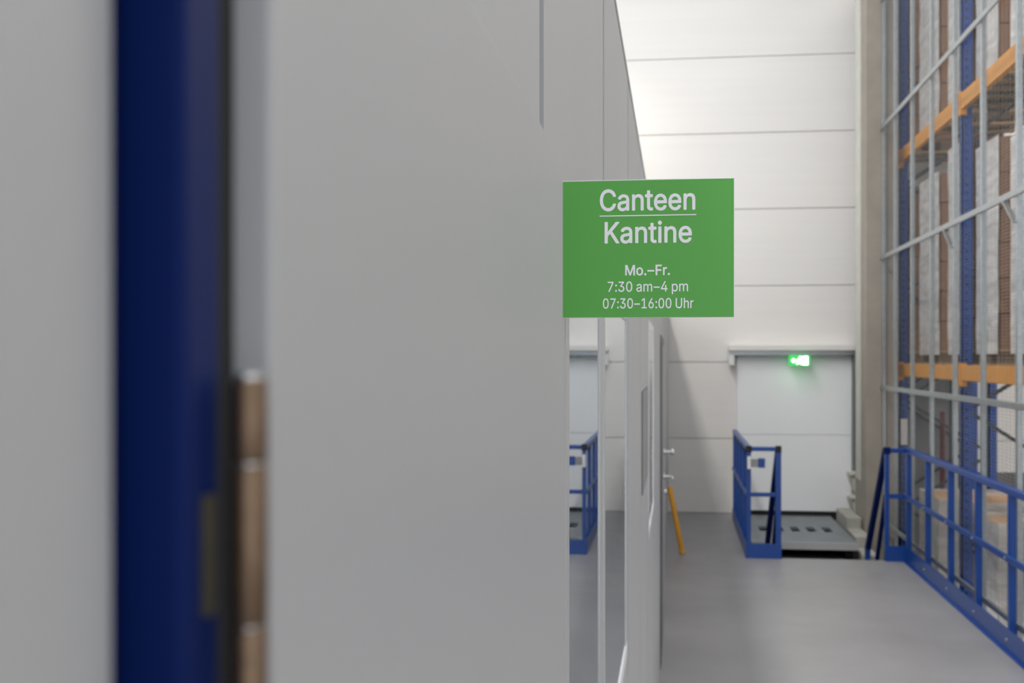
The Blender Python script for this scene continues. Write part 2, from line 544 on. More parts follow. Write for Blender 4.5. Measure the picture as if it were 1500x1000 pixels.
st = empty('concrete_steps', (2.0, 13.6, -0.26), 'small grey concrete steps right of the lift plate', 'steps')
for i, (y0, y1, z1) in enumerate(((12.85, 13.35, -0.10), (13.35, 14.0, 0.02), (14.0, 14.9, 0.14))):
    MB().box(1.93, 2.095, y0, y1, -0.26, z1, 0.012).build('step', M['stepconcrete'], st)
for i, zt_ in enumerate((0.575, 0.285)):
    br = empty('bumper_bracket', (2.165, 14.95, zt_ - 0.26), 'off white tapered bumper bracket under the guide rail, %s of two' % ('upper' if i == 0 else 'lower'), 'bracket', 'tapered bumper brackets beside the lift door')
    MB().box(2.075, 2.255, 14.86, 15.05, zt_ - 0.04, zt_, 0.006).build('top_plate', M['offwhite'], br)
    bm_ = MB()
    bm_.prism([(2.095, zt_ - 0.04), (2.235, zt_ - 0.04), (2.235, zt_ - 0.255), (2.165, zt_ - 0.255)], 'y', 14.90, 15.29)
    bm_.build('tapered_body', M['offwhite'], br)
struct(MB().box(2.09, 2.245, 14.9, 15.29, -0.26, 0.03, 0.01).build('trim_guide_base', M['stepconcrete']), 'concrete block below the guide rail')

# concrete column
cc = empty('column', (2.25, 14.2, -1.2), 'tall beige concrete column beside the mesh fence', kind='structure')
MB().box(2.106, 2.42, 13.8, 14.57, -1.2, 9.2, 0.012, 2).build('shaft', M['concrete'], cc)
MB().box(2.098, 2.108, 14.15, 14.50, 0.55, 9.0, 0.002, 1).build('pale_strip', M['offwhite'], cc)  # paler strip down the left face of the shaft

# ------------------------------------------------------------------ railings
RT = 1.09


def railing_run(root, pts_post, path, xkick, m):
    pass


rl = empty('railing', (0.708, 11.9, 0), 'short blue steel railing on the left side of the lift pit', 'railing', 'blue railings round the lift pit')
ys = [11.92, 12.62, 13.32, 14.02, 14.72]
for y in ys:
    MB().box(0.688, 0.728, y - 0.03, y + 0.03, 0, RT - 0.03, 0.003, 1).build('post', M['blue'], rl)
MB().box(0.965, 1.018, 11.89, 11.95, 0, RT - 0.03, 0.003, 1).build('post', M['blue'], rl)
MB().box(0.682, 0.734, 11.89, 14.75, RT - 0.045, RT, 0.006).build('top_rail', M['blue'], rl)
MB().box(0.734, 1.018, 11.895, 11.945, RT - 0.045, RT - 0.003, 0.006).build('top_rail', M['blue'], rl)
for x in (0.708, 0.993):
    MB().box(x - 0.028, x + 0.028, 11.888, 11.952, RT - 0.06, RT + 0.006, 0.004).build('corner_fitting', M['black'], rl, label='dark corner fitting')
MB().box(0.676, 0.700, 11.9, 14.75, 0.60, 0.635, 0.004).build('mid_rail', M['blue'], rl)
MB().box(0.726, 1.001, 11.90, 11.935, 0.60, 0.64, 0.004).build('mid_rail', M['blue'], rl)
MB().box(0.678, 0.688, 11.895, 14.75, 0, 0.14).build('kick_plate', M['blue'], rl)
MB().box(0.678, 1.020, 11.878, 11.888, -0.01, 0.145).build('kick_plate', M['blue'], rl)
MB().bar((0.993, 11.97, RT - 0.03), (0.932, 12.86, -0.25), 0.05, 0.05).build('brace', M['navy'], rl)
MB().bar((0.993, 11.97, 0.62), (0.965, 12.45, -0.25), 0.035, 0.035).build('brace', M['navy'], rl)

cb = empty('control_box', (0.708, 11.87, 0.88), 'small white and grey switch box with blue plate on the short railing post', 'switch box')
MB().box(0.690, 0.722, 11.805, 11.876, 0.875, 0.995, 0.006).build('white_cover', M['trim_white'], cb)
MB().box(0.722, 0.795, 11.82, 11.87, 0.895, 0.975, 0.006).build('grey_body', M['midgrey'], cb)
MB().box(0.795, 0.858, 11.815, 11.875, 0.890, 0.980, 0.003).build('blue_plate', M['blue'], cb)

rr = empty('railing', (2.22, 11.9, 0), 'long blue steel railing along the walkway edge under the mesh fence', 'railing', 'blue railings round the lift pit')
RX = 2.22
py_ = [11.9 - 0.89 * i for i in range(0, 8)]
for y in py_:
    MB().box(RX - 0.024, RX + 0.022, y - 0.025, y + 0.025, 0, RT - 0.03, 0.003, 1).build('post', M['blue'], rr)
MB().box(1.996, 2.036, 11.88, 11.94, 0, RT - 0.03, 0.003, 1).build('post', M['blue'], rr)
MB().box(RX - 0.028, RX + 0.028, 5.4, 11.93, RT - 0.05, RT, 0.007).build('top_rail', M['blue'], rr)
MB().box(2.02, RX - 0.028, 11.885, 11.935, RT - 0.048, RT - 0.004, 0.006).build('top_rail', M['blue'], rr)
for x in (2.016,):
    MB().box(x - 0.03, x + 0.03, 11.878, 11.942, RT - 0.06, RT + 0.005, 0.004).build('corner_fitting', M['navy'], rr)
MB().box(RX - 0.046, RX - 0.024, 5.4, 11.91, 0.60, 0.645, 0.004).build('mid_rail', M['blue'], rr)
MB().box(2.028, RX - 0.012, 11.90, 11.925, 0.60, 0.645, 0.004).build('mid_rail', M['blue'], rr)
MB().box(RX - 0.034, RX - 0.024, 5.4, 11.9, 0.004, 0.15).build('kick_plate', M['blue'], rr)
MB().box(2.0, RX - 0.014, 11.868, 11.878, -0.01, 0.15).build('kick_plate', M['blue'], rr)
MB().box(RX - 0.06, RX + 0.03, 5.4, 11.9, 0.0, 0.008).build('base_flange', M['blue'], rr)
for y in py_[1:]:
    MB().tube((RX - 0.046, y, 0.622), (RX - 0.054, y, 0.622), 0.012, 8).build('bolt', M['galv'], rr)
    MB().tube((RX - 0.034, y, 0.075), (RX - 0.042, y, 0.075), 0.012, 8).build('bolt', M['galv'], rr)
MB().bar((2.016, 11.97, RT - 0.03), (1.958, 12.70, -0.02), 0.05, 0.055).build('brace', M['navy'], rr)
MB().box(1.935, 1.981, 12.66, 12.74, -0.26, 0.03, 0.004).build('brace_foot', M['blue'], rr)
MB().bar((2.016, 11.97, 0.62), (1.99, 12.45, -0.25), 0.035, 0.04).build('brace', M['navy'], rr)

# ------------------------------------------------------------------ yellow bar leaning on the canteen wall
yb = empty('leaning_bar', (0.07, 12.0, 0), 'short yellow round bar leaning against the canteen wall on the floor', 'bar')
p0, p1 = Vector((0.062, 12.0, 0.028)), Vector((-0.062, 12.1, 0.66))
MB().tube(p0, p1, 0.026, 20, bevel=0.004).build('tube', M['yellow'], yb, smooth=True)
dd = (p1 - p0).normalized()
MB().tube(p0 - dd * 0.014, p0 + dd * 0.02, 0.029, 20, bevel=0.003).build('rubber_foot', M['yellow'], yb, smooth=True)

# ------------------------------------------------------------------ mesh safety fence above the railing
FX = 2.30
sf = empty('mesh_fence', (FX, 9.6, 0), 'tall galvanised wire mesh fence rising above the blue railing', 'fence')
fy = [13.77, 13.04, 12.14, 11.245, 10.34, 9.42, 8.47, 7.55, 6.6]
fz = [0.16, 1.63, 3.07, 4.51, 5.95, 7.40]
for i, y in enumerate(fy):
    z0 = 0.0 if y < EDGE else -0.26
    MB().box(FX - 0.019, FX + 0.019, y - 0.019, y + 0.019, z0, 7.45, 0.003, 1).build('post', M['galv'], sf)
for z in fz:
    MB().box(FX - 0.040, FX - 0.022, fy[-1], fy[0], z - 0.024, z + 0.024, 0.003, 1).build('rail', M['galv'], sf)
for k, z in ((4, fz[2]), (6, fz[2]), (1, fz[4])):
    MB().bar((FX - 0.03, fy[k] - 0.02, z - 0.20), (FX - 0.03, fy[k] + 0.26, z - 0.02), 0.012, 0.035, (1, 0, 0)).build('gusset', M['galv'], sf)
for z in fz[1:]:
    MB().box(FX - 0.03, FX + 0.03, fy[0] + 0.019, 13.80, z - 0.03, z + 0.03).build('wall_tie', M['galv'], sf)
for i in range(len(fy) - 1):
    m = MB()
    a, b = fy[i + 1] + 0.022, fy[i] - 0.022
    for k in range(1, 300):
        z = 0.18 + k * 0.025
        if z > 7.38:
            break
        m.box(FX + 0.0, FX + 0.0016, a, b, z, z + 0.0019)
    n = int((b - a) / 0.1)
    for k in range(n + 1):
        y = a + k * 0.1
        m.box(FX + 0.0012, FX + 0.0026, y, y + 0.0014, 0.18, 7.38)
    m.build('wire_mesh', M['wire'], sf, kind='stuff')

# ------------------------------------------------------------------ pallet rack
rk = empty('pallet_rack', (2.6, 11.25, -1.2), 'high pallet rack with blue uprights and orange beams behind the mesh fence', 'rack')
UX = (2.55, 3.53)
for y in (15.14, 14.26, 11.25, 8.25):
    for x in UX:
        m = MB()
        m.box(x, x + 0.012, y - 0.05, y + 0.05, -1.2, 8.4)
        m.box(x, x + 0.09, y - 0.05, y - 0.038, -1.2, 8.4).box(x, x + 0.09, y + 0.038, y + 0.05, -1.2, 8.4)
        up = m.build('upright', M['rackblue'], rk)
        if x == UX[0]:
            hm = MB()
            z = -1.0
            while z < 8.2:
                hm.box(x - 0.001, x + 0.004, y - 0.022, y - 0.008, z, z + 0.035)
                hm.box(x - 0.001, x + 0.004, y + 0.008, y + 0.022, z, z + 0.035)
                hm.box(x + 0.030, x + 0.050, y - 0.051, y - 0.048, z, z + 0.030)
                z += 0.075
            hm.build('slot_holes', M['black'], up, kind='stuff')
    z = -1.0
    k = 0
    while z < 7.5:
        a, b = (UX[0] + 0.06, UX[1] + 0.03)
        if k % 2:
            a, b = b, a
        MB().bar((a, y, z), (b, y, z + 0.62), 0.03, 0.04, (0, 1, 0)).build('lattice_brace', M['darksteel'], rk)
        z += 0.62
        k += 1
for z in (1.82, 4.26, 6.95):
    for x in (UX[0] - 0.012, UX[1] + 0.03):
        for y0, y1 in ((14.33, 15.07), (11.32, 14.19), (8.32, 11.18)):
            m = MB()
            m.box(x, x + 0.05, y0, y1, z - 0.07, z + 0.07, 0.006)
            bmn = m.build('beam', M['orange'], rk)
            for yy, s in ((y0, -1), (y1, 1)):
                MB().box(x - 0.006, x + 0.052, min(yy, yy + s * 0.06), max(yy, yy + s * 0.06), z - 0.12, z + 0.09).build('end_plate', M['orange'], bmn)
MB().box(2.555, 2.632, 14.188, 14.204, 0.96, 1.26, 0.004).build('label_plate', M['trim_white'], rk, label='blank white plate')
MB().box(2.57, 2.615, 14.204, 14.211, 1.0, 1.2).build('plate_bracket', M['darksteel'], rk)

# pallet loads: pallet of boards, cartons, stretch film
board_mesh = MB().box(-0.5, 0.5, -0.05, 0.05, 0, 0.022).build('deck_board', M['wood'])
block_mesh = MB().box(-0.07, 0.07, -0.05, 0.05, 0, 0.078).build('block', M['wooddark'])
carton_protos = {}
for nm, mt in (('carton', M['carton']), ('carton_tan', M['carton_tan'])):
    cm = MB().box(-0.5, 0.5, -0.5, 0.5, 0, 1, 0.012, 1)
    carton_protos[nm] = cm.build('carton', mt)
used_proto = set()


def pallet_load(xf, depth, y0, y1, z0, ztop, label, film=True, kind='carton', near=False):
    L = empty('pallet_load', (xf + depth / 2, (y0 + y1) / 2, z0), label, 'pallet load', 'carton pallet loads on the rack')
    w_ = y1 - y0

    def put(proto, name, loc, scale):
        if proto.name not in used_proto and proto.parent is None:
            used_proto.add(proto.name)
            c = proto
        else:
            c = proto.copy()
            COL.objects.link(c)
        c.parent = L
        c.location = loc
        c.scale = scale
        return c
    for k in range(5):
        put(board_mesh, 'deck_board', (0, -w_ / 2 + 0.05 + k * (w_ - 0.1) / 4, 0.122), (depth, 1, 1))
    for k in range(3):
        put(board_mesh, 'deck_board', (0, -w_ / 2 + 0.05 + k * (w_ - 0.1) / 2, 0.0), (depth, 1, 1))
        for q in range(3):
            put(block_mesh, 'block', (-depth / 2 + 0.07 + q * (depth - 0.14) / 2, -w_ / 2 + 0.05 + k * (w_ - 0.1) / 2, 0.022), (1, 1, 1.28))
    base = 0.145
    hgt = ztop - z0 - base
    nl = max(3, round(hgt / 0.29))
    ny = 2 if w_ > 0.55 else 1
    nx = 3
    for l in range(nl):
        for a in range(nx):
            for b in range(ny):
                if not (a == 0 or b == 0 or l == nl - 1 or b == ny - 1):
                    continue
                cw, cd, ch = depth / nx, w_ / ny, hgt / nl
                j = random.uniform(-0.008, 0.008)
                put(carton_protos[kind], 'carton', (-depth / 2 + cw * (a + 0.5) + j, -w_ / 2 + cd * (b + 0.5) + j * 0.7, base + l * ch),
                    (cw - 0.008, cd - 0.008, ch - 0.006))
    if film:
        m = MB()
        x0, x1 = xf - 0.018, xf + depth + 0.018
        N = 8
        near_side = ((x0, y0 - 0.012, x1, y0 - 0.012),) if near else ()
        for (ax, ay, bx, by) in near_side + ((x0, y0 - 0.012, x0, y1 + 0.012), (x0, y1 + 0.012, x1, y1 + 0.012), (x1, y0 - 0.012, x1, y1 + 0.012)):
            grid = []
            for i in range(N + 1):
                row = []
                for j in range(N + 1):
                    t = i / N
                    off = random.uniform(-0.006, 0.006)
                    row.append(m.bm.verts.new((ax + (bx - ax) * t + off, ay + (by - ay) * t, z0 + 0.1 + (ztop - z0 - 0.08) * j / N)))
                grid.append(row)
            for i in range(N):
                for j in range(N):
                    m.bm.faces.new((grid[i][j], grid[i + 1][j], grid[i + 1][j + 1], grid[i][j + 1]))
        m.build('stretch_film', M['film'], L, smooth=True)
    return L


DEP = 0.84
XF = 2.68
spots = [(14.36, 15.03, 'first from far wall'), (12.68, 13.64, 'second from far wall'),
         (11.36, 12.25, 'third from far wall'), (10.43, 11.14, 'fourth from far wall'), (9.05, 10.02, 'fifth from far wall')]
tops = {1: [0, 0.50, 0.62, 0.56, 0.66], 2: [3.95, 3.85, 3.98, 3.80, 3.70], 3: [6.6, 6.5, 6.65, 6.4, 6.1]}
for lv, z0 in ((1, -1.2), (2, 1.89), (3, 4.33)):
    for i, (a, b, pos) in enumerate(spots):
        if lv == 1 and i == 0:
            continue
        where = {1: 'on floor under rack', 2: 'on lower orange beams', 3: 'on upper orange beams'}[lv]
        look = {1: 'tan carton pallet stack', 2: 'white wrapped carton pallet', 3: 'pale wrapped brown carton pallet'}[lv]
        pallet_load(XF, DEP, a, b, z0, tops[lv][i], '%s %s, %s' % (look, where, pos), kind='carton_tan' if lv == 1 else 'carton', near=lv == 1)
for p in [board_mesh, block_mesh] + list(carton_protos.values()):
    if p.parent is None:
        bpy.data.objects.remove(p)

gp = empty('sheet_panel', (2.98, 15.0, -1.2), 'plain grey sheet panel standing behind the rack by the far wall', 'panel')
MB().box(2.60, 3.36, 15.225, 15.25, -1.2, 1.74).build('sheet', M['midgrey'], gp)
fm = MB().box(2.60, 2.64, 15.215, 15.255, -1.2, 1.78).box(3.32, 3.36, 15.215, 15.255, -1.2, 1.78).box(2.64, 3.32, 15.215, 15.255, 1.73, 1.78)
fm.build('edge_frame', M['darkgrey'], gp)
rp = empty('red_pole', (3.11, 14.6, -1.2), 'slim dark red pole standing behind the rack in front of grey sheet panel', 'pole')
MB().tube((3.11, 14.62, -1.2), (3.11, 14.62, 1.33), 0.03, 16).build('shaft', M['darkred'], rp, smooth=True)
MB().box(3.04, 3.18, 14.55, 14.69, -1.2, -1.185).build('base_plate', M['darkred'], rp)

